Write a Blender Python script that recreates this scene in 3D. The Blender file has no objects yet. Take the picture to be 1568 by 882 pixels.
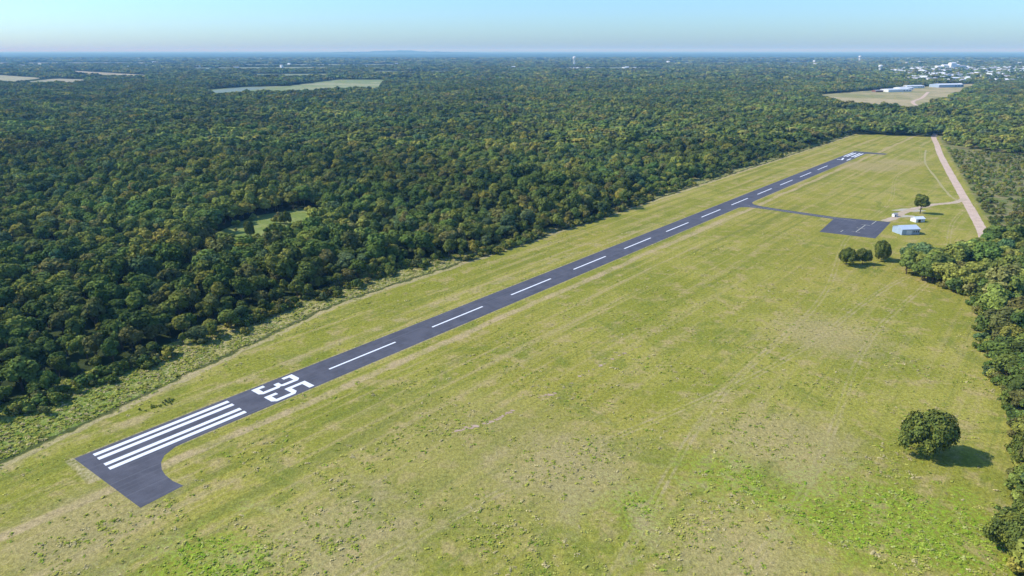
import bpy, math, numpy as np
from mathutils import Vector
rng=np.random.default_rng(7)
sc=bpy.context.scene
D=np.array([0.637469,0.770476]); Nn=np.array([0.770476,-0.637469]); O=np.array([-77.33,262.41])
def W(s,r): return (O[0]+s*D[0]+r*Nn[0], O[1]+s*D[1]+r*Nn[1])
def Wl(l): return [W(*q) for q in l]
def SR(x,y):
    a=x-O[0];b=y-O[1]
    return a*D[0]+b*D[1], a*Nn[0]+b*Nn[1]
def link(o): sc.collection.objects.link(o); return o

# ---------------------------------------------------------------- node helper
class NT:
    def __init__(s,name,rough=0.9,spec=0.2):
        s.m=bpy.data.materials.new(name); s.m.use_nodes=True; s.t=s.m.node_tree; s.t.nodes.clear()
        s.out=s.n('ShaderNodeOutputMaterial'); s.b=s.n('ShaderNodeBsdfPrincipled')
        s.b.inputs['Roughness'].default_value=rough; s.b.inputs['Specular IOR Level'].default_value=spec
        s.l(s.b.outputs[0],s.out.inputs[0]); s.pos=None
    def n(s,k,**kw):
        x=s.t.nodes.new(k)
        for a,b in kw.items(): setattr(x,a,b)
        return x
    def l(s,a,b): s.t.links.new(a,b)
    def put(s,i,v):
        if hasattr(v,'links'): s.l(v,i)
        elif v is not None:
            if isinstance(v,(tuple,list)) and len(v)==3 and i.type=='RGBA': v=(*v,1)
            i.default_value=v
    def P(s):
        if s.pos is None: s.pos=s.n('ShaderNodeNewGeometry').outputs['Position']
        return s.pos
    def math(s,op,a,b=0.0,c=None,clamp=False):
        x=s.n('ShaderNodeMath',operation=op,use_clamp=clamp); s.put(x.inputs[0],a); s.put(x.inputs[1],b)
        if c is not None: s.put(x.inputs[2],c)
        return x.outputs[0]
    def noise(s,vec,scale,det=3,rough=.6,dist=0):
        x=s.n('ShaderNodeTexNoise'); s.put(x.inputs['Vector'],vec)
        x.inputs['Scale'].default_value=scale; x.inputs['Detail'].default_value=det
        x.inputs['Roughness'].default_value=rough; x.inputs['Distortion'].default_value=dist
        return x.outputs[0]
    def mr(s,v,a,b,c=0.0,d=1.0,smooth=True):
        x=s.n('ShaderNodeMapRange'); x.interpolation_type='SMOOTHSTEP' if smooth else 'LINEAR'
        s.put(x.inputs[0],v)
        for i,q in enumerate((a,b,c,d)): s.put(x.inputs[i+1],q)
        return x.outputs[0]
    def mix(s,f,a,b,mode='MIX'):
        x=s.n('ShaderNodeMix',data_type='RGBA',blend_type=mode); s.put(x.inputs[0],f); s.put(x.inputs[6],a); s.put(x.inputs[7],b)
        return x.outputs[2]
    def mul(s,col,f):
        x=s.n('ShaderNodeVectorMath',operation='SCALE'); s.put(x.inputs[0],col); s.put(x.inputs['Scale'],f); return x.outputs[0]
    def dot(s,v,c):
        x=s.n('ShaderNodeVectorMath',operation='DOT_PRODUCT'); s.put(x.inputs[0],v); x.inputs[1].default_value=c; return x.outputs['Value']
    def comb(s,a,b,c=0.0):
        x=s.n('ShaderNodeCombineXYZ'); s.put(x.inputs[0],a); s.put(x.inputs[1],b); s.put(x.inputs[2],c); return x.outputs[0]
    def sr(s):
        p=s.P()
        S=s.math('SUBTRACT',s.dot(p,(D[0],D[1],0)),float(O@D)); R=s.math('SUBTRACT',s.dot(p,(Nn[0],Nn[1],0)),float(O@Nn))
        return S,R
    def band(s,v,c,w,soft):
        d=s.math('ABSOLUTE',s.math('SUBTRACT',v,c)); return s.mr(d,w,w+soft,1.0,0.0)
    def spot(s,x,y,rad,soft,wob=None):
        v=s.n('ShaderNodeVectorMath',operation='DISTANCE'); s.put(v.inputs[0],s.P()); v.inputs[1].default_value=(x,y,0)
        d=v.outputs['Value']
        if wob is not None: d=s.math('ADD',d,wob)
        return s.mr(d,rad,rad+soft,1.0,0.0)
    def bump(s,h,st,dist):
        x=s.n('ShaderNodeBump'); x.inputs['Strength'].default_value=st; x.inputs['Distance'].default_value=dist
        s.put(x.inputs['Height'],h); s.l(x.outputs[0],s.b.inputs['Normal'])
    def col(s,c): s.put(s.b.inputs['Base Color'],c); return s.m

# ---------------------------------------------------------------- materials
def mat_grass():
    k=NT('airfield_grass',.95,.0); p=k.P(); S,R=k.sr()
    n0=k.noise(p,.006,3); n1=k.noise(p,.02,4,.6); n2=k.noise(p,.09,4,.65); n3=k.noise(p,.7,3,.7); n4=k.noise(p,2.2,1,.6)
    c=k.mix(k.mr(n1,.42,.6),(.245,.247,.036),(.325,.298,.058))
    c=k.mix(k.math('MULTIPLY',k.mr(n0,.45,.62),.6),c,(.31,.272,.05))
    c=k.mix(k.math('MULTIPLY',k.mr(n2,.5,.66),.8),c,(.39,.305,.12))
    c=k.mix(k.math('MULTIPLY',k.mr(k.noise(k.comb(k.math('ADD',S,300),R,7.),.035,4,.7,1.0),.54,.64),.7),c,(.185,.21,.032))
    # tyre / mower streaks along the strip
    st=k.noise(k.comb(k.math('MULTIPLY',S,.004),k.math('MULTIPLY',R,.16)),1.0,4,.65)
    near=k.mr(k.math('ABSOLUTE',R),40,110,1.,.45)
    c=k.mix(k.math('MULTIPLY',k.math('MULTIPLY',k.mr(st,.5,.66),near),.65),c,(.42,.325,.15))
    c=k.mix(k.math('MULTIPLY',k.math('MULTIPLY',k.mr(st,.5,.34),near),.65),c,(.165,.185,.036))
    st2=k.noise(k.comb(k.math('MULTIPLY',k.math('ADD',S,k.math('MULTIPLY',R,-.12)),.006),k.math('MULTIPLY',R,.35),4.),1.0,3,.6)
    c=k.mix(k.math('MULTIPLY',k.mr(st2,.58,.68),.45),c,(.175,.20,.038))
    # a few wheel tracks wandering over the field
    for off,sl,ph in ((150,.10,0),(152.2,.10,0),(118,-.16,2),(120.2,-.16,2),(178,.03,4),(180,.03,4)):
        tr=k.math('ADD',k.math('ADD',R,k.math('MULTIPLY',S,sl)),k.math('MULTIPLY',k.math('SINE',k.math('ADD',k.math('MULTIPLY',S,.021),ph)),5))
        c=k.mix(k.math('MULTIPLY',k.band(tr,off,.3,.45),k.mr(n2,.4,.6,.15,.55)),c,(.42,.34,.17))
    wob=k.math('MULTIPLY',k.math('SUBTRACT',n1,.5),8)
    R2=k.math('ADD',R,wob)
    c=k.mix(k.math('MULTIPLY',k.band(R2,17.5,1.2,2.),k.mr(n2,.3,.6,.3,.85)),c,(.45,.34,.18))
    c=k.mix(k.math('MULTIPLY',k.band(R2,-20,1.5,2.5),k.mr(n2,.4,.65,.0,.6)),c,(.40,.32,.15))
    c=k.mix(k.math('MULTIPLY',k.math('MULTIPLY',k.band(R,-.5,9.4,1.0),k.mr(n3,.35,.6,.25,.8)),k.band(S,378,475,1.)),c,(.40,.33,.18))
    # lush and dry patches
    w2=k.math('MULTIPLY',k.math('SUBTRACT',n2,.5),90)
    gr=k.math('MULTIPLY',k.mr(n3,.42,.6),.8)
    for (x,y,r_) in ((100,170,15),(128,158,8),(72,185,4),(-79,145,7),(35,172,1)):
        c=k.mix(k.math('MULTIPLY',k.spot(x,y,r_,18,w2),gr),c,(.215,.305,.025))
    c=k.mix(k.math('MULTIPLY',k.spot(-12,200,20,40,w2),.35),c,(.31,.26,.10))
    for (x,y,r_) in ((-121,160,8),(95,205,10),(20,190,8),(415,800,22),(470,830,14),(-50,155,8),(60,150,6),(150,300,10)):
        c=k.mix(k.math('MULTIPLY',k.spot(x,y,r_,25,w2),.55),c,(.40,.31,.155))
    # rough unmown strip by the tree line, with a drainage ditch
    dr=k.mr(S,-118,50,-24,-64,False)
    rr=k.math('SUBTRACT',k.math('ADD',R,k.math('MULTIPLY',k.math('SUBTRACT',n2,.5),10)),dr)
    rough=k.mr(rr,-1.,1.,1.,0.)
    rc=k.mix(k.mr(n2,.42,.58),(.14,.18,.035),(.31,.29,.08))
    rc=k.mix(k.mr(n3,.48,.62),rc,(.42,.34,.18))
    lush=k.mr(S,-20,-90,0,1)
    rc=k.mix(k.math('MULTIPLY',lush,.6),rc,(.16,.25,.035))
    c=k.mix(rough,c,rc)
    c=k.mix(k.math('MULTIPLY',k.band(rr,0,.7,1.2),.85),c,(.06,.075,.028))
    c=k.mix(k.math('MULTIPLY',k.band(rr,3.0,.8,1.5),.65),c,(.44,.35,.20))
    # scrub pasture east of the gravel road
    ed=k.math('ADD',R,k.math('MULTIPLY',k.math('SUBTRACT',S,457),.215))
    scr=k.math('MULTIPLY',k.mr(ed,186,192),k.mr(S,380,430))
    sc_=k.mix(k.mr(n2,.4,.6),(.15,.18,.05),(.27,.23,.11))
    c=k.mix(scr,c,sc_)
    f=k.mr(n3,.25,.75,.64,1.36,False); f=k.math('MULTIPLY',f,k.mr(n4,.25,.75,.76,1.24,False))
    k.bump(n3,.7,.6)
    return k.col(k.mul(c,f))
def mat_floor():
    k=NT('forest_floor',.95,.0); p=k.P()
    n=k.noise(p,.004,4,.65); n2=k.noise(p,.05,3)
    c=k.mix(k.mr(n2,.4,.6),(.04,.055,.02),(.06,.08,.028))
    y=k.dot(p,(0,1,0)); far=k.mr(y,9000,12000)
    v=k.noise(p,.0006,5,.7)
    fc=k.mix(k.mr(n,.4,.6),(.04,.07,.035),(.07,.105,.05))
    fc=k.mix(k.mr(v,.66,.72),fc,(.20,.21,.12))
    return k.col(k.mix(far,c,fc))
def mat_asphalt(name='asphalt',a=(.070,.070,.084),b=(.098,.097,.115)):
    k=NT(name,.85,.3); p=k.P(); S,R=k.sr()
    n=k.noise(p,.12,5,.7); n2=k.noise(p,5.,3,.7)
    c=k.mix(k.mr(n,.35,.65),a,b)
    st=k.noise(k.comb(k.math('MULTIPLY',S,.01),k.math('MULTIPLY',R,.9)),1.,3)
    c=k.mix(k.math('MULTIPLY',k.mr(st,.5,.7),.45),c,(.15,.15,.165))
    k.bump(n2,.3,.05)
    return k.col(k.mul(c,k.mr(n2,.3,.7,.82,1.18,False)))
def mat_paint():
    k=NT('runway_paint',.7,.3); p=k.P(); n=k.noise(p,1.6,5,.75); n2=k.noise(p,.25,3)
    return k.col(k.mix(k.math('MULTIPLY',k.mr(n,.56,.7),k.mr(n2,.35,.65)),(.80,.81,.82),(.34,.34,.37)))
def mat_gravel(name,a,b):
    k=NT(name,.95,.1); p=k.P(); n=k.noise(p,.15,5,.7); n2=k.noise(p,1.5,4,.7)
    k.bump(n2,.4,.1)
    return k.col(k.mul(k.mix(k.mr(n,.35,.65),a,b),k.mr(n2,.3,.7,.85,1.15,False)))
def mat_field(name,a,b,sc_=.02):
    k=NT(name,.95,.1); p=k.P(); n=k.noise(p,sc_,5,.65); n2=k.noise(p,sc_*8,4)
    return k.col(k.mul(k.mix(k.mr(n,.4,.6),a,b),k.mr(n2,.3,.7,.85,1.15,False)))
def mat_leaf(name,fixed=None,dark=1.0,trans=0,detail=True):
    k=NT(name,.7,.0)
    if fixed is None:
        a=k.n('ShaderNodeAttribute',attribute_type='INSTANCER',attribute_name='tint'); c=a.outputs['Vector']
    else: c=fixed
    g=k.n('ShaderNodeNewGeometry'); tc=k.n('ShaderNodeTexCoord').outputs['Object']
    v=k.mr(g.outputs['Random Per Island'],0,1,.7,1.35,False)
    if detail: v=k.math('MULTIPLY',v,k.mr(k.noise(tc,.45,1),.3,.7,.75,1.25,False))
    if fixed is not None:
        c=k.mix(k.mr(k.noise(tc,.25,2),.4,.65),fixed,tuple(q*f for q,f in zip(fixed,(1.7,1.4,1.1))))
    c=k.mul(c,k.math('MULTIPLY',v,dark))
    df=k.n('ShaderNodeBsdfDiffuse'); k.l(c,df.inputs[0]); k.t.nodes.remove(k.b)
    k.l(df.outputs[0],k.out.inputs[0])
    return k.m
def mat_plain(name,c,rough=.6,spec=.3,var=.12,scale=.8):
    k=NT(name,rough,spec); tc=k.n('ShaderNodeTexCoord').outputs['Object']
    return k.col(k.mul(c,k.mr(k.noise(tc,scale,5,.7),.3,.7,1-var,1+var,False)))

M_grass=mat_grass(); M_floor=mat_floor(); M_asph=mat_asphalt(); M_paint=mat_paint()
M_gravel=mat_gravel('road_gravel',(.52,.38,.28),(.62,.47,.36)); M_dirt=mat_gravel('dirt',(.44,.34,.23),(.54,.42,.30))
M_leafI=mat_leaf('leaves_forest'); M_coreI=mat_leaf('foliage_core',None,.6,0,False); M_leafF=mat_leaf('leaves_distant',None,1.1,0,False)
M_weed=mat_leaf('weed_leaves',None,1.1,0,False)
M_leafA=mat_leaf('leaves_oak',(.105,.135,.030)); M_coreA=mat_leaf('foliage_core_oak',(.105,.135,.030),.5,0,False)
M_bark=mat_plain('bark',(.12,.09,.06),.9,.1,.3,3)

# ---------------------------------------------------------------- mesh helpers
def mesh_obj(name,verts,faces,mats,mi=None,parent=None):
    me=bpy.data.meshes.new(name); me.from_pydata([tuple(v) for v in verts],[],[tuple(f) for f in faces])
    for m in (mats if isinstance(mats,list) else [mats]): me.materials.append(m)
    if mi is not None: me.polygons.foreach_set('material_index',mi)
    me.update(); o=bpy.data.objects.new(name,me); link(o)
    if parent: o.parent=parent
    return o
def ccw(poly):
    a=sum(poly[i-1][0]*poly[i][1]-poly[i][0]*poly[i-1][1] for i in range(len(poly)))
    return poly[::-1] if a<0 else poly
def sheets(name,polys,z,mat,parent=None):
    V=[];F=[]
    for poly in polys:
        poly=ccw(poly); F.append(list(range(len(V),len(V)+len(poly)))); V+=[(x,y,z) for x,y in poly]
    return mesh_obj(name,V,F,mat,parent=parent)
def sheet(name,poly,z,mat,parent=None): return sheets(name,[poly],z,mat,parent)
def rect(s0,s1,r0,r1): return Wl([(s0,r0),(s0,r1),(s1,r1),(s1,r0)])
def smooth(pts,n=8):
    P=[np.array(p,float) for p in pts]; P=[2*P[0]-P[1]]+P+[2*P[-1]-P[-2]]; out=[]
    for i in range(1,len(P)-2):
        for t in np.linspace(0,1,n,endpoint=False):
            a,b,c,d=P[i-1:i+3]; out.append(.5*((2*b)+(c-a)*t+(2*a-5*b+4*c-d)*t*t+(3*b-a-3*c+d)*t**3))
    out.append(P[-2]); return out
def ribbon(name,pts,w,z,mat,jit=.0,n=8):
    C=smooth(pts,n); V=[];F=[]
    for i,c in enumerate(C):
        t=C[min(i+1,len(C)-1)]-C[max(i-1,0)]; t/=np.linalg.norm(t)+1e-9; q=np.array([-t[1],t[0]])
        x=c+q*w/2*(1+jit*rng.uniform(-1,1)); y=c-q*w/2*(1+jit*rng.uniform(-1,1))
        V+=[(*x,z),(*y,z)]
        if i: F.append((2*i-1,2*i+1,2*i,2*i-2))
    return mesh_obj(name,V,F,mat)

# ---------------------------------------------------------------- ground
Gs=60000
mesh_obj('ground',[(-Gs,-2000,0),(Gs,-2000,0),(Gs,90000,0),(-Gs,90000,0)],[(0,1,2,3)],M_floor)
edge=[(-400,-70),(-102,-60),(-78,-66),(-55,-68),(-13,-71),(17,-80),(57,-81),(112,-88),(148,-70),(182,-66),(235,-67),(307,-63),(415,-73),(500,-75),(573,-78),(664,-78),(855,-78),(1005,-76),(1058,-76)]
right=[(1102,30),(1112,55),(1000,72),(960,110),(940,200),(900,330),(470,330),(458,200),(430,192),(390,186),(345,176),(325,152),(293,159),(286,179),(276,201),(244,206),(200,215),(172,221),(148,226),(127,232),(37,240),(-120,260),(-400,300)]
AIR=edge+right
airW=Wl(AIR)
grassW=Wl([(s,r-10) for s,r in edge]+[(1125,30),(1135,60),(1030,120),(960,210),(900,350),(450,350),(440,205),(340,190),(330,185),(300,215),(240,225),(127,250),(37,262),(-120,280),(-400,320)])
sheet('airfield_grass',grassW,.02,M_grass)
clear=[(-220,490),(-211,548),(-172,578),(-147,552),(-149,497),(-159,460),(-178,438),(-202,443)]
sheet('forest_clearing_grass',clear,.03,mat_field('clearing_grass',(.18,.23,.05),(.25,.28,.08),.05))
FIELDS=[('marsh_meadow',[(-1053,2416),(-1000,2620),(-860,2700),(-800,3300),(-584,3291),(-477,2543),(-720,2416),(-932,2230)],(.19,.24,.09),(.30,.31,.16)),
 ('hay_field',[(-2947,4797),(-1976,3906),(-1881,3616),(-2591,4244)],(.30,.26,.16),(.38,.33,.20)),
 ('hay_field',[(-2796,3906),(-2300,3500),(-2157,3083),(-2600,3200)],(.28,.28,.15),(.36,.33,.2)),
 ('hay_field',[(-2203,3446),(-1950,3300),(-1818,2899),(-2050,2950)],(.28,.27,.16),(.36,.32,.2)),
 ('school_field',[(929,2163),(1235,2416),(1703,2788),(1900,2900),(1236,2012),(949,1661),(863,1809)],(.26,.25,.09),(.42,.34,.18)),
 ('hay_field',[(300,5600),(1200,5750),(1150,5300),(400,5250)],(.22,.24,.13),(.27,.28,.17)),
 ('hay_field',[(-2600,6900),(-1000,7100),(-1100,6600),(-2500,6500)],(.22,.24,.13),(.28,.28,.17)),
 ('hay_field',[(-6200,7900),(-3600,8100),(-3800,7500),(-5900,7300)],(.27,.26,.15),(.32,.3,.18)),
 ('hay_field',[(1500,8200),(3600,8500),(3500,7900),(1700,7800)],(.2,.22,.13),(.25,.25,.15)),
 ('hay_field',[(-900,4700),(-350,4750),(-380,4500),(-850,4450)],(.17,.21,.1),(.24,.26,.14)),
 ('hay_field',[(-1500,4100),(-1050,4150),(-1000,3850),(-1400,3800)],(.17,.21,.1),(.24,.26,.14)),
 ('hay_field',[(2600,3450),(3300,3900),(3500,3750),(2800,3300)],(.2,.22,.1),(.28,.28,.15)),
 ('hay_field',[(-2500,5600),(-1500,5900),(-1400,5400),(-2300,5200)],(.2,.24,.12),(.27,.28,.15)),
]
for i,(nm,pl,a,b) in enumerate(FIELDS): sheet(nm,pl,.3+.01*i,mat_field(nm+str(i),a,b,.004))
sheet('pond',[(-1010,2350),(-1000,2560),(-930,2640),(-880,2560),(-890,2330),(-940,2260)],.5,mat_plain('pond_water',(.18,.22,.13),.5,.3))
TOWN=[(1650,2950),(2500,2700),(4200,3900),(5200,5400),(3000,5600),(2300,4400)]

# ---------------------------------------------------------------- runway
rw=[(-95,-9.7),(-92.4,34),(-79,33),(-80,28),(-80,23),(-79.3,19),(-77.6,14.7),(-75,11.5),(-70,9.0),(-60,8.7),
    (417,8.7),(421,10),(424,14),(425.5,20),(426,36),(425,84),(375,88),(381,125),(443,122),(433,84),(434,36),(435,22),(438,14),(444,10),(452,8.7),
    (838,8.7),(842,12),(844,30),(857,31),(856,-9.7)]
sheet('runway',Wl(rw),.04,M_asph)
mk=[]
for c in (-6.9,-3.4,1.9,5.4):
    mk.append(rect(-90,-42,c-.95,c+.95)); mk.append(rect(795,838,c-.95,c+.95))
for i in range(12): mk.append(rect(i*60.56,i*60.56+37,-.5-.5,-.5+.5))
g5=[(0,5),(0,0),(5.0,0),(6.5,1.6),(6.5,9.4),(5.0,11.0),(1.7,11.0),(1.7,15.7),(6.5,15.7),(6.5,18),(0,18),(0,8.8),(4.8,8.8),(4.8,2.3),(1.7,2.3),(1.7,5)]
g3=[(0,5),(0,0),(5.2,0),(6.5,1.4),(6.5,8.2),(5.8,9.2),(6.5,10.2),(6.5,16.6),(5.2,18),(0,18),(0,13.2),(1.7,13.2),(1.7,15.7),(4.8,15.7),(4.8,10.3),(2.4,10.3),(2.4,8.1),(4.8,8.1),(4.8,2.3),(1.7,2.3),(1.7,5)]
def glyph(g,s0,r0,k=1): return [W(s0+k*v*1.03,r0+k*u*1.03) for u,v in g]
mk+= [glyph(g3,-31.5,-8.5),glyph(g5,-31.5,.7)]
mk+= [rect(762,780,4.4,6.2),glyph([(0,0),(0,2.2),(4.5,2.2),(2,18),(4,18),(6.5,2.2),(6.5,0)],762,-6.5)]
sheets('runway_markings',mk,.06,M_paint)
ap=[]
for k_ in range(3): ap.append(rect(392+k_*14,392.4+k_*14,106,112))
ap.append(rect(392.5,405.8,108.8,109.2)); ap.append(rect(406.6,419.8,108.8,109.2)); ap.append(rect(385,391.8,100,100.4)); ap.append(rect(425,440,112,112.4))
ap.append(rect(429.4,429.7,12,100))
sheets('apron_markings',ap,.06,mat_plain('tie_down_paint',(.6,.58,.45),.7))

# ---------------------------------------------------------------- roads
ribbon('gravel_road',Wl([(1160,36),(1102,43),(1010,62),(903,83),(800,105),(692,129),(567,157),(500,172),(457,181),(400,192),(330,215),(200,300)]),7.2,.05,M_gravel,.06)
ribbon('gravel_drive',Wl([(585,153),(566,150),(555,146),(539,136),(520,130),(508,126),(485,122),(462,121),(443,117)]),6,.07,M_dirt,.12)
ribbon('dirt_track',Wl([(565,152),(600,138),(680,116),(800,84),(930,62)]),2.2,.045,mat_gravel('track_dirt',(.34,.30,.12),(.40,.34,.16)),.4)
ribbon('town_road',[(905,1500),(964,1661),(1050,1850),(1166,2012),(1350,2300)],9,.6,M_gravel)
def blob(cx,cy,rx,ry,n=18):
    return [(cx+rx*math.cos(a)*(1+.25*math.sin(3*a+cx)),cy+ry*math.sin(a)*(1+.25*math.cos(2*a+cy))) for a in np.linspace(0,2*math.pi,n,endpoint=False)]
sheets('bare_dirt_patch',[blob(*W(500,124),13,5),blob(*W(472,126),8,4)],.06,mat_gravel('pale_dirt',(.42,.38,.28),(.5,.45,.35)))
def scatline(pts,n,w):
    out=[]; C=smooth(pts,10)
    for _ in range(n):
        c=C[rng.integers(len(C))]+rng.normal(0,w,2); out.append(blob(c[0],c[1],rng.uniform(.2,1.0),rng.uniform(.15,.6),8))
    return out
dp=scatline([(-22,212),(-15,215),(-8,219),(0,227)],80,.4)+scatline([(10,238),(16,241)],18,.6)+scatline([(20,246),(38,266),(59,287)],20,.6)
V=[];F=[]
for i,pl in enumerate(dp):
    F.append(list(range(len(V),len(V)+len(pl)))); V+=[(x,y,.03+i*.0007) for x,y in pl]
mesh_obj('bare_dirt_patch',V,F,mat_gravel('red_dirt',(.42,.28,.20),(.5,.37,.27)))

# ---------------------------------------------------------------- trees
def tubes(V,F,p0,p1,r0,r1,k=7):
    p0=np.array(p0,float);p1=np.array(p1,float); t=p1-p0; t/=np.linalg.norm(t); a=np.cross(t,[.3,.9,.2]); a/=np.linalg.norm(a); b=np.cross(t,a)
    o=len(V)
    for p,r in ((p0,r0),(p1,r1)):
        for i in range(k):
            q=2*math.pi*i/k; V.append(tuple(p+r*(a*math.cos(q)+b*math.sin(q))))
    for i in range(k): F.append((o+i,o+(i+1)%k,o+k+(i+1)%k,o+k+i))
import bmesh
def ico(sub):
    bm=bmesh.new(); bmesh.ops.create_icosphere(bm,subdivisions=sub,radius=1); v=np.array([x.co[:] for x in bm.verts]); f=np.array([[q.index for q in x.verts] for x in bm.faces]); bm.free(); return v,f
I1=ico(1)
def tree_mesh(name,seed,H,R,nl,leaf,nlob,bottom,mats,trunk=True,core=I1,flat=.5,lo=-1.):
    g=np.random.default_rng(seed); V=[];F=[]
    zc=(H+bottom)/2; rz=(H-bottom)/2
    if trunk:
        lean=g.normal(0,.3,2); top=(lean[0],lean[1],zc); tubes(V,F,(0,0,-.3),top,.035*H*.6+.1,.12*H*.12)
        for i in range(5):
            a=g.uniform(0,6.28); z=g.uniform(.3,.7)*zc; tubes(V,F,(lean[0]*z/zc,lean[1]*z/zc,z),(math.cos(a)*R*.6,math.sin(a)*R*.6,z+rz*.6),.12+.005*H,.04,5)
    nb=len(F)
    d=g.normal(size=(nlob,3)); d/=np.linalg.norm(d,axis=1)[:,None]; d[:,2]=np.where(d[:,2]<-.5,-d[:,2],d[:,2])
    rad=g.uniform(.35,.76,nlob)[:,None]; stretch=1+.2*np.sin(np.arctan2(d[:,1],d[:,0])*2+seed)[:,None]
    C=d*rad*np.array([R,R,rz])*np.where(np.arange(3)<2,stretch,1); C[:,2]+=zc
    C[0]=(0,0,zc+rz*.5)
    LR=g.uniform(.22,.44,nlob)*min(R,rz*1.25)
    Vc=[];Fc=[];o=len(V)
    for c,lr in zip(C,LR):
        v=core[0]*(lr*.8)*(1+.18*g.normal(size=(len(core[0]),1)).clip(-1.5,1.5))+c
        Fc.append(core[1]+o+sum(len(q) for q in Vc)); Vc.append(v)
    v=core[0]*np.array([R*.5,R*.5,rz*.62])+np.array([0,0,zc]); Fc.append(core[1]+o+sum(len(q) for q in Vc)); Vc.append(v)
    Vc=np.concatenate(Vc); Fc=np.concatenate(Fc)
    w=LR**2; w=w/w.sum(); li=g.choice(nlob,nl,p=w)
    ld=g.normal(size=(nl,3)); out=(C[li]-np.array([0,0,zc-rz*.3])); out/=np.linalg.norm(out,axis=1)[:,None]+1e-6
    ld+=out*.9; ld/=np.linalg.norm(ld,axis=1)[:,None]
    P=C[li]+ld*LR[li][:,None]*g.uniform(.78,1.22,(nl,1))
    nr=ld+g.normal(0,flat,(nl,3))+np.array([0,0,.25]); nr/=np.linalg.norm(nr,axis=1)[:,None]
    kp=P[:,2]>zc+lo*rz; P=P[kp];nr=nr[kp]; nl=len(P)
    a=np.cross(nr,g.normal(size=(nl,3))); a/=np.linalg.norm(a,axis=1)[:,None]; b=np.cross(nr,a)
    sz=leaf*g.uniform(.6,1.3,(nl,1))
    Q=np.stack([P-a*sz*.5-b*sz*.35,P+a*sz*.5-b*sz*.45,P+a*sz*.35+b*sz*.5,P-a*sz*.5+b*sz*.3],1).reshape(-1,3)
    o2=o+len(Vc)
    Fq=(np.arange(nl*4).reshape(-1,4)+o2)
    me=bpy.data.meshes.new(name); me.from_pydata(V+Vc.tolist()+Q.tolist(),[],F+Fc.tolist()+Fq.tolist())
    for m in mats: me.materials.append(m)
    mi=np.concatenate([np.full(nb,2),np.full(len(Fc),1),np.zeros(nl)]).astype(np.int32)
    me.polygons.foreach_set('material_index',mi); me.update()
    return me
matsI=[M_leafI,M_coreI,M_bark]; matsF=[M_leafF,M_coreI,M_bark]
def proto(colname,meshes):
    c=bpy.data.collections.new(colname)
    for i,m in enumerate(meshes):
        o=bpy.data.objects.new('%s_%02d'%(colname,i),m); c.objects.link(o)
    return c
C_near=proto('deciduous_tree',[tree_mesh('dtree%d'%i,i+1,g[0],g[1],2200,.9,g[2],g[3],matsI,flat=.4,lo=-.55) for i,g in enumerate([(14,5.2,22,2.5),(13,5.6,26,2),(15,4.8,20,3),(12,5.0,18,1.5),(16,5.8,28,3),(13,4.3,16,2)])])
C_mid=proto('distant_tree',[tree_mesh('mtree%d'%i,i+21,g[0],g[1],240,2.0,g[2],g[3],matsF,False,flat=.35,lo=-.4) for i,g in enumerate([(14,5.4,12,3),(13,5.8,14,3),(15,5.0,11,3),(14,6.2,13,3)])])
C_far=proto('canopy_clump',[tree_mesh('ftree%d'%i,i+41,14,9,70,3.6,8,2,matsF,False,flat=.3,lo=-.2) for i in range(4)])
C_shrub=proto('shrub',[tree_mesh('shrub%d'%i,i+61,2.6,1.7,350,.4,9,0.1,matsI,False) for i in range(4)])
def weed(seed):
    g=np.random.default_rng(seed); V=[];F=[]
    for i in range(12):
        a=g.uniform(0,6.28); r=abs(g.normal(0,.32)); x,y=r*math.cos(a),r*math.sin(a); h=.3*math.exp(-(r/.5)**2)*g.uniform(.6,1.2)+.03
        n=np.array([x*.9,y*.9,1.])+g.normal(0,.3,3); n/=np.linalg.norm(n); t=np.cross(n,g.normal(size=3)); t/=np.linalg.norm(t); b=np.cross(n,t); w=.18*g.uniform(.6,1.3); p=np.array([x,y,h])
        o=len(V); V+=[tuple(p-t*w-b*w*.5),tuple(p+t*w*.8-b*w*.6),tuple(p+t*w+b*w*.5),tuple(p-t*w*.7+b*w*.6)]; F.append((o,o+1,o+2,o+3))
    me=bpy.data.meshes.new('weed'); me.from_pydata(V,[],F); me.materials.append(M_weed); me.update(); return me
C_weed=proto('weed_tuft',[weed(i) for i in range(4)])

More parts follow.
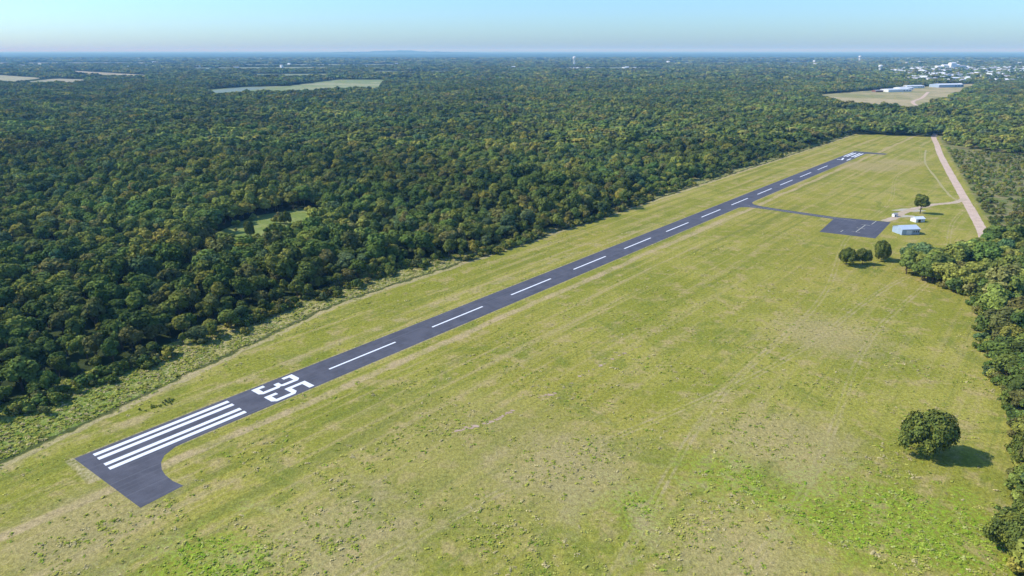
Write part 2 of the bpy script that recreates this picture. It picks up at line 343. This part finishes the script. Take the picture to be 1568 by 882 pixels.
def scatter(name,pts,scale,tint,col,npro,tilt=.0):
    n=len(pts); me=bpy.data.meshes.new(name); me.vertices.add(n); me.vertices.foreach_set('co',np.ascontiguousarray(pts,np.float32).ravel())
    def at(nm,ty,data,key='value'):
        a=me.attributes.new(nm,ty,'POINT'); a.data.foreach_set(key,data)
    at('scl','FLOAT_VECTOR',np.ascontiguousarray(scale,np.float32).ravel(),'vector')
    at('tint','FLOAT_VECTOR',np.ascontiguousarray(tint,np.float32).ravel(),'vector')
    rot=np.stack([rng.normal(0,tilt,n),rng.normal(0,tilt,n),rng.uniform(0,6.283,n)],1)
    at('rt','FLOAT_VECTOR',np.ascontiguousarray(rot,np.float32).ravel(),'vector')
    at('pid','INT',rng.integers(0,npro,n).astype(np.int32))
    o=bpy.data.objects.new(name,me); link(o)
    g=bpy.data.node_groups.new(name,'GeometryNodeTree'); g.interface.new_socket('Geometry',in_out='INPUT',socket_type='NodeSocketGeometry'); g.interface.new_socket('Geometry',in_out='OUTPUT',socket_type='NodeSocketGeometry')
    N=g.nodes; i=N.new('NodeGroupInput'); u=N.new('NodeGroupOutput'); ip=N.new('GeometryNodeInstanceOnPoints'); ci=N.new('GeometryNodeCollectionInfo')
    ci.inputs['Collection'].default_value=col; ci.inputs['Separate Children'].default_value=True; ci.inputs['Reset Children'].default_value=True
    def na(nm,t):
        x=N.new('GeometryNodeInputNamedAttribute'); x.data_type=t; x.inputs['Name'].default_value=nm; return x.outputs['Attribute']
    g.links.new(i.outputs[0],ip.inputs['Points']); g.links.new(ci.outputs[0],ip.inputs['Instance']); ip.inputs['Pick Instance'].default_value=True
    g.links.new(na('pid','INT'),ip.inputs['Instance Index']); g.links.new(na('scl','FLOAT_VECTOR'),ip.inputs['Scale'])
    e=N.new('FunctionNodeEulerToRotation'); g.links.new(na('rt','FLOAT_VECTOR'),e.inputs[0]); g.links.new(e.outputs[0],ip.inputs['Rotation'])
    g.links.new(ip.outputs[0],u.inputs[0])
    md=o.modifiers.new('scatter','NODES'); md.node_group=g
    return o
def inpoly(x,y,poly):
    r=np.zeros(len(x),bool); n=len(poly)
    for i in range(n):
        x0,y0=poly[i-1];x1,y1=poly[i]
        if y0==y1: continue
        c=((y0>y)!=(y1>y))&(x<(x1-x0)*(y-y0)/(y1-y0)+x0); r^=c
    return r
def grid(y0,y1,sp,k=.9,pad=120,jit=.42):
    X=np.arange(-(k*y1+pad),k*y1+pad,sp); Y=np.arange(y0,y1,sp); x,y=np.meshgrid(X,Y); x=x.ravel();y=y.ravel()
    m=np.abs(x)<k*y+pad; x=x[m];y=y[m]; return x+rng.uniform(-jit,jit,len(x))*sp, y+rng.uniform(-jit,jit,len(x))*sp
def openmask(x,y,far=False):
    r=inpoly(x,y,airW)
    r|=inpoly(x,y,clear)
    for _,pl,_,_ in FIELDS:
        for f in (1,1.05,1.1): r|=inpoly(x*f,y*f,pl)
    r|=(x-265)**2+(y-322)**2<11**2
    s,q=SR(x,y)
    r|=(np.abs(q-(181-(s-457)*.214))<7)&(s>440)&(s<1180)
    return r
PAL=np.array([(.105,.145,.034),(.138,.183,.038),(.185,.212,.042),(.255,.25,.048),(.18,.175,.05),(.12,.17,.062)])
def tints(x,y,wts=(.22,.27,.22,.12,.10,.07)):
    n=len(x); st=np.sin(x*.013+1.3*np.sin(y*.009))+np.sin(y*.017+x*.006)
    idx=rng.choice(6,n,p=wts); t=PAL[idx].copy()
    st2=np.sin(x*.031+2*np.sin(y*.013))*np.sin(y*.027+1.4*np.sin(x*.011))
    t*=(1+.13*st)[:,None]; t[:,0]*=1+.1*st2; t*=rng.uniform(.78,1.18,(n,1)); t[:,0]*=rng.uniform(.9,1.1,n)
    return t
def forest(name,y0,y1,sp,col,npro,sxy,sz,k=.9,extra=False):
    x,y=grid(y0,y1,sp,k); m=~openmask(x,y); x=x[m];y=y[m]
    m=~(inpoly(x,y,TOWN)&(rng.random(len(x))<.66)); x=x[m];y=y[m]
    if extra:  # denser tree line on the east side of the field
        s_=rng.uniform(60,300,60); r_=np.interp(s_,[37,127,148,172,200,244,276,286,300],[240,232,226,221,215,206,201,179,160])+rng.uniform(2,12,60)
        s2=rng.uniform(290,440,40); r2=np.interp(s2,[290,325,345,390,440],[165,158,178,190,196])+rng.uniform(1,14,40)
        q=np.array(Wl(list(zip(np.r_[s_,s2],np.r_[r_,r2])))); m=(q[:,0]-265)**2+(q[:,1]-322)**2>121; x=np.r_[x,q[m,0]]; y=np.r_[y,q[m,1]]
    n=len(x); s=rng.uniform(.62,1.34,n)
    SC=np.stack([s*sxy*rng.uniform(.85,1.15,n),s*sxy*rng.uniform(.85,1.15,n),s*sz*rng.uniform(.85,1.1,n)],1)
    hv=1+.12*np.sin(x*.02+y*.011)+.08*np.sin(y*.031-x*.013); SC*=hv[:,None]
    if y1<1500:
        s_,r_=SR(x,y); er=np.interp(s_,[e[0] for e in edge],[e[1] for e in edge]); dd=er-r_
        low=np.where((dd>0)&(dd<14),.55+.3*rng.random(n),1.); SC*=low[:,None]
    scatter(name,np.stack([x,y,np.zeros(n)],1),SC,tints(x,y),col,npro,.04); return n
cnt=[forest('forest_trees',90,900,8.6,C_near,6,1.06,.93,.84,True)]
cnt.append(forest('distant_forest',900,3000,12.5,C_mid,4,1.35,1.,.8))
cnt.append(forest('far_forest_canopy',3000,6500,26,C_far,4,1.85,1.1,.8))
cnt.append(forest('far_forest_canopy',6500,12000,75,C_far,4,4.6,1.3,.8))

def shrubs():
    xs=[];ss=[]
    s=rng.uniform(-130,1050,2000); er=np.interp(s,[e[0] for e in edge],[e[1] for e in edge]); r=er+np.abs(rng.normal(0,5.5,len(s)))-2
    dr=np.interp(s,[-118,50],[-26,-60]); keep=(r<dr)&(np.sin(s*.07+np.sin(s*.19))+rng.random(len(s))>.1); s=s[keep];r=r[keep]
    P=np.array(Wl(list(zip(s,r)))); xs.append(P); ss.append(rng.uniform(.35,1.9,len(P)))
    s=rng.uniform(460,950,2200); r=(181-(s-457)*.214)+9+rng.uniform(0,1,len(s))**1.2*190; P=np.array(Wl(list(zip(s,r)))); xs.append(P); ss.append(rng.uniform(.35,1.5,len(P)))
    s=rng.uniform(-60,290,420); er=np.interp(s,[37,127,148,172,200,244,276,290],[240,232,226,221,215,206,201,180]); r=er-np.abs(rng.normal(0,3,len(s)))+2; P=np.array(Wl(list(zip(s,r)))); xs.append(P); ss.append(rng.uniform(.4,1.8,len(P)))
    P=np.array([W(-61+rng.normal(0,3.2),-24.5+rng.normal(0,1.0)) for _ in range(22)]); xs.append(P); ss.append(rng.uniform(.15,.32,22))
    P=np.stack([rng.uniform(-216,-149,18),rng.uniform(450,560,18)],1); xs.append(P); ss.append(rng.uniform(.5,2.4,18))
    P=np.concatenate(xs); s=np.concatenate(ss); n=len(P)
    scatter('shrub_thicket',np.stack([P[:,0],P[:,1],np.zeros(n)],1),np.stack([s*1.15,s*1.15,s],1),tints(P[:,0],P[:,1],(.10,.22,.27,.2,.15,.06))*1.1,C_shrub,4,.05)
shrubs()
def weeds():
    n=85000; y=rng.uniform(0,1,n)**1.3*380+120; x=rng.uniform(-1,1,n)*(y*.8+40)
    ins=inpoly(x,y,grassW); x=x[ins];y=y[ins]; s,r=SR(x,y)
    inrw=((np.abs(r+.5)<9.8)&(s>-97))|((s>-95)&(s<-76)&(r>0)&(r<36))|((s>370)&(s<450)&(r>0)&(r<128)); x=x[~inrw];y=y[~inrw];s=s[~inrw];r=r[~inrw]
    cl=np.sin(x*.11+2*np.sin(y*.05))+np.sin(y*.13+1.7*np.sin(x*.07))+np.sin((x+y)*.31)*.6
    lush=np.zeros(len(x))
    for (px,py,pr) in ((100,170,20),(128,158,14),(-79,145,14),(72,185,10),(35,172,8)): lush+=np.exp(-((x-px)**2+(y-py)**2)/(pr*pr))
    dr=np.interp(s,[-118,50],[-24,-64]); rough=r<dr-1
    keep=rough|(rng.random(len(x))<np.clip(.16+.2*cl+.5*lush,.04,.85)*np.where(np.abs(r)<30,.3,1)); x=x[keep];y=y[keep];rough=rough[keep];lush=lush[keep]
    n=len(x); sc_=np.where(rough,rng.uniform(.8,2.6,n),rng.uniform(.35,1.0,n)**1.5*2.0)
    t=np.array([(.30,.31,.05),(.37,.355,.075),(.23,.29,.035),(.43,.36,.16)])[rng.choice(4,n,p=(.3,.3,.2,.2))]*rng.uniform(.8,1.12,(n,1))
    t=np.where(lush[:,None]>.4,t*np.array([.82,1.02,.65]),t)
    t[rough]*=.9
    scatter('wild_grass',np.stack([x,y,np.full(n,.02)],1),np.stack([sc_,sc_,sc_*np.where(rough,.7,.5)],1),t,C_weed,4,.08); return n
cnt.append(weeds())

matsA=[M_leafA,M_coreA,M_bark]
oak=[tree_mesh('oak%d'%i,90+i,11,9,13000,.6,50,.2,matsA,core=I1) for i in range(2)]
tall=tree_mesh('talltree',97,17,5.5,7000,.65,34,2.5,matsA)
for x,y,mesh,sx,sz,rz in ((139,198,oak[1],1.05,1.28,.9),(170,192,oak[1],.85,1.0,1.2),(134,150,oak[0],.82,1.0,2.4),(211,412,oak[0],.64,.95,2.),(222,414,oak[1],.62,.85,4.),(238,422,oak[0],.68,1.1,5.),(339,556,tall,1,1.0,0.),(-190,480,oak[1],.55,1.,3.),(-170,475,oak[0],.5,.95,1.),(-176,520,oak[0],.5,.85,1.)):
    o=bpy.data.objects.new('oak_tree',mesh); link(o); o.location=(x,y,0); o.scale=(sx,sx,sz); o.rotation_euler=(0,0,rz)

# ---------------------------------------------------------------- buildings
M_metal=mat_plain('pale_metal',(.36,.44,.53),.5,.4,.08); M_mroof=mat_plain('blue_grey_roof',(.50,.58,.68),.45,.4,.08); M_white=mat_plain('white_wall',(.75,.75,.73),.6,.3,.06); M_roofw=mat_plain('white_roof',(.70,.74,.78),.5,.4,.06)
M_dark=mat_plain('dark_opening',(.03,.035,.04),.3,.5); M_roofr=mat_plain('brown_roof',(.24,.12,.085),.8,.2,.2); M_grey=mat_plain('grey_roof',(.30,.30,.32),.8,.2,.15)
def gable(name,x,y,rot,L,Wd,h,rise,mw,mr_,door=True,wins=3):
    e=bpy.data.objects.new(name,None); link(e); e.location=(x,y,.02); e.rotation_euler=(0,0,rot)
    a,b=L/2,Wd/2
    V=[(-a,-b,0),(a,-b,0),(a,b,0),(-a,b,0),(-a,-b,h),(a,-b,h),(a,b,h),(-a,b,h),(-a,0,h+rise),(a,0,h+rise)]
    mesh_obj('walls',V,[(0,1,5,4),(1,2,6,9,5),(2,3,7,6),(3,0,4,8,7)],mw,parent=e)
    o=.4;t=.15; k=rise/b
    V=[];F=[]
    for sg in (-1,1):
        q=len(V)
        V+=[(-a-o,sg*(b+o),h-o*k+.02),(a+o,sg*(b+o),h-o*k+.02),(a+o,0,h+rise+.02),(-a-o,0,h+rise+.02)]
        V+=[(-a-o,sg*(b+o),h-o*k+t),(a+o,sg*(b+o),h-o*k+t),(a+o,0,h+rise+t),(-a-o,0,h+rise+t)]
        F+=[(q,q+1,q+2,q+3),(q+4,q+5,q+6,q+7),(q,q+1,q+5,q+4),(q+1,q+2,q+6,q+5),(q+3,q,q+4,q+7)]
    mesh_obj('roof',V,F,mr_,parent=e)
    if door:
        mesh_obj('door',[(-a*.5,-b-.03,0),(a*.1,-b-.03,0),(a*.1,-b-.03,h*.8),(-a*.5,-b-.03,h*.8)],[(0,1,2,3)],M_dark if L<12 else M_roofw,parent=e)
    V=[];F=[]
    for i in range(wins):
        cx=a*.3+i*a*.25
        q=len(V); V+=[(cx,-b-.03,h*.4),(cx+a*.12,-b-.03,h*.4),(cx+a*.12,-b-.03,h*.7),(cx,-b-.03,h*.7)]; F.append((q,q+1,q+2,q+3))
    if wins: mesh_obj('windows',V,F,M_dark,parent=e)
    return e
gable('metal_hangar',292,492,.12,14,11,4.2,1.8,M_metal,M_mroof)
gable('storage_shed',321,528,.2,8,6,2.8,1.2,M_white,M_roofw,wins=1)
gable('pump_shed',312,545,.2,3,3,2.2,.8,M_white,M_grey,wins=0)
gable('farmhouse',265,322,.5,14,9,3,2.4,M_white,M_roofr)
gable('school_building',1260,2330,.35,100,34,8,2,M_white,M_roofw,False,3)
gable('school_building',1440,2560,.3,80,34,8,2,M_white,M_roofw,False,3)
gable('school_building',1600,2620,.25,110,45,10,3,M_metal,M_roofw,False,3)
gable('school_building',1350,2450,.3,60,28,7,2,M_white,M_roofw,False,3)
gable('school_building',1190,2310,.3,30,18,5,2,M_roofr,M_grey,False,3)
V=[];F=[];MI=[]
def box(cx,cy,l,w,h,rot,m,rise=2.):
    q=len(V);c,s=math.cos(rot),math.sin(rot)
    for z in (0,h):
        for u,v in ((-l,-w),(l,-w),(l,w),(-l,w)): V.append((cx+(u*c-v*s)/2,cy+(u*s+v*c)/2,z))
    for u in (-l,l): V.append((cx+u*c/2,cy+u*s/2,h+rise))
    F.extend([(q,q+1,q+5,q+4),(q+1,q+2,q+6,q+9,q+5),(q+2,q+3,q+7,q+6),(q+3,q,q+4,q+8,q+7)]); MI.extend([m]*4)
    F.extend([(q+4,q+5,q+9,q+8),(q+6,q+7,q+8,q+9)]); MI.extend([2 if rng.random()<.6 else 3]*2)
for _ in range(800):
    while True:
        x,y=rng.uniform(1650,5200),rng.uniform(2700,5600)
        if inpoly(np.array([x]),np.array([y]),TOWN)[0]: break
    big=rng.random()<.22
    box(x,y,rng.uniform(16,28)*(2.8 if big else 1),rng.uniform(11,15)*(2 if big else 1),rng.uniform(9,14),rng.uniform(0,3.1),0 if rng.random()<.8 else 1,rng.uniform(3,6))
for dx,dy,h in ((0,0,44),(40,20,32),(-45,10,30),(90,30,26),(-90,0,22)): box(3066+dx,5000+dy,42,30,h,.2,0,6)
for _ in range(8): box(rng.uniform(400,1100),rng.uniform(5300,5700),rng.uniform(15,35),14,7,rng.uniform(0,3),0)
for _ in range(60):
    y=rng.uniform(5000,11000); x=rng.uniform(-.8,.8)*y; box(x,y,rng.uniform(20,40),16,rng.uniform(16,20),rng.uniform(0,3),0,4)
mesh_obj('distant_town',V,F,[M_white,M_metal,M_roofw,M_grey],MI)
def wtower(x,y,h,R):
    V=[];F=[]
    for i in range(6):
        a=i*math.pi/3; tubes(V,F,(R*.9*math.cos(a),R*.9*math.sin(a),0),(R*.7*math.cos(a),R*.7*math.sin(a),h*.75),.6,.6,6)
    tubes(V,F,(0,0,0),(0,0,h*.75),R*.45,R*.45,10)
    prof=[(0,h*.68),(R*.7,h*.71),(R,h*.77),(R,h*.9),(R*.75,h*.96),(0,h)]; q=len(V)
    for r_,z in prof:
        for i in range(16): a=i*math.pi/8; V.append((r_*math.cos(a),r_*math.sin(a),z))
    for j in range(5):
        for i in range(16): F.append((q+j*16+i,q+j*16+(i+1)%16,q+j*16+16+(i+1)%16,q+j*16+16+i))
    o=mesh_obj('water_tower',V,F,M_white); o.location=(x,y,0)
wtower(520,6000,82,15); wtower(2180,4244,48,12); wtower(3795,7856,75,16)
V=[];F=[];n=60
for j,(yy,zz) in enumerate(((30000,0),(32000,1),(35000,0))):
    for i in range(n+1):
        u=i/n; x=-9000+u*8000; hh=(85+45*math.exp(-((u-.5)/.12)**2)+8*math.sin(u*37)+6*math.sin(u*91))*math.sin(math.pi*u)**.6
        V.append((x,yy,hh*zz))
for j in range(2):
    for i in range(n): q=j*(n+1)+i; F.append((q,q+1,q+n+2,q+n+1))
mesh_obj('distant_hills',V,F,M_floor)

# ---------------------------------------------------------------- hazy air layer
k=bpy.data.materials.new('haze'); k.use_nodes=True; t=k.node_tree; t.nodes.clear()
o=t.nodes.new('ShaderNodeOutputMaterial'); v=t.nodes.new('ShaderNodeVolumeScatter'); v.inputs['Color'].default_value=(.24,.58,1,1); v.inputs['Density'].default_value=7e-5; v.inputs['Anisotropy'].default_value=0.0
t.links.new(v.outputs[0],o.inputs['Volume'])
a,b,c0,c1,z0,z1=-58000,58000,-1500,80000,-30,240
mesh_obj('haze_air',[(a,c0,z0),(b,c0,z0),(b,c1,z0),(a,c1,z0),(a,c0,z1),(b,c0,z1),(b,c1,z1),(a,c1,z1)],[(0,3,2,1),(4,5,6,7),(0,1,5,4),(1,2,6,5),(2,3,7,6),(3,0,4,7)],k)

# ---------------------------------------------------------------- light
el=math.radians(43); az=math.radians(-84)
sv=Vector((math.sin(az)*math.cos(el),math.cos(az)*math.cos(el),math.sin(el)))
L=bpy.data.lights.new('sun','SUN'); L.energy=4.8; L.angle=math.radians(.5); L.color=(1,.95,.84)
lo=bpy.data.objects.new('sun',L); link(lo); lo.rotation_euler=sv.to_track_quat('Z','Y').to_euler()
w=bpy.data.worlds.new('World'); sc.world=w; w.use_nodes=True; nt=w.node_tree
sk=nt.nodes.new('ShaderNodeTexSky'); sk.sky_type='NISHITA'; sk.sun_disc=False; sk.sun_elevation=el; sk.sun_rotation=az; sk.altitude=0; sk.air_density=1.0; sk.dust_density=.8; sk.ozone_density=2.5
tm=nt.nodes.new('ShaderNodeMix'); tm.data_type='RGBA'; tm.blend_type='MULTIPLY'; tm.inputs[0].default_value=1; tm.inputs[7].default_value=(.73,1.08,1.5,1)
nt.links.new(sk.outputs[0],tm.inputs[6])
bg=nt.nodes['Background']; bg.inputs[1].default_value=.15; nt.links.new(tm.outputs[2],bg.inputs[0])
cd=bpy.data.cameras.new('camera'); cd.lens=24.0; cd.sensor_width=36; cd.clip_end=150000; cd.clip_start=1
co=bpy.data.objects.new('camera',cd); link(co); co.location=(0,0,128); co.rotation_euler=(math.radians(90-19.19),0,0); sc.camera=co
sc.view_settings.view_transform='Standard'; sc.view_settings.look='None'; sc.view_settings.exposure=0
print('COUNTS',cnt)
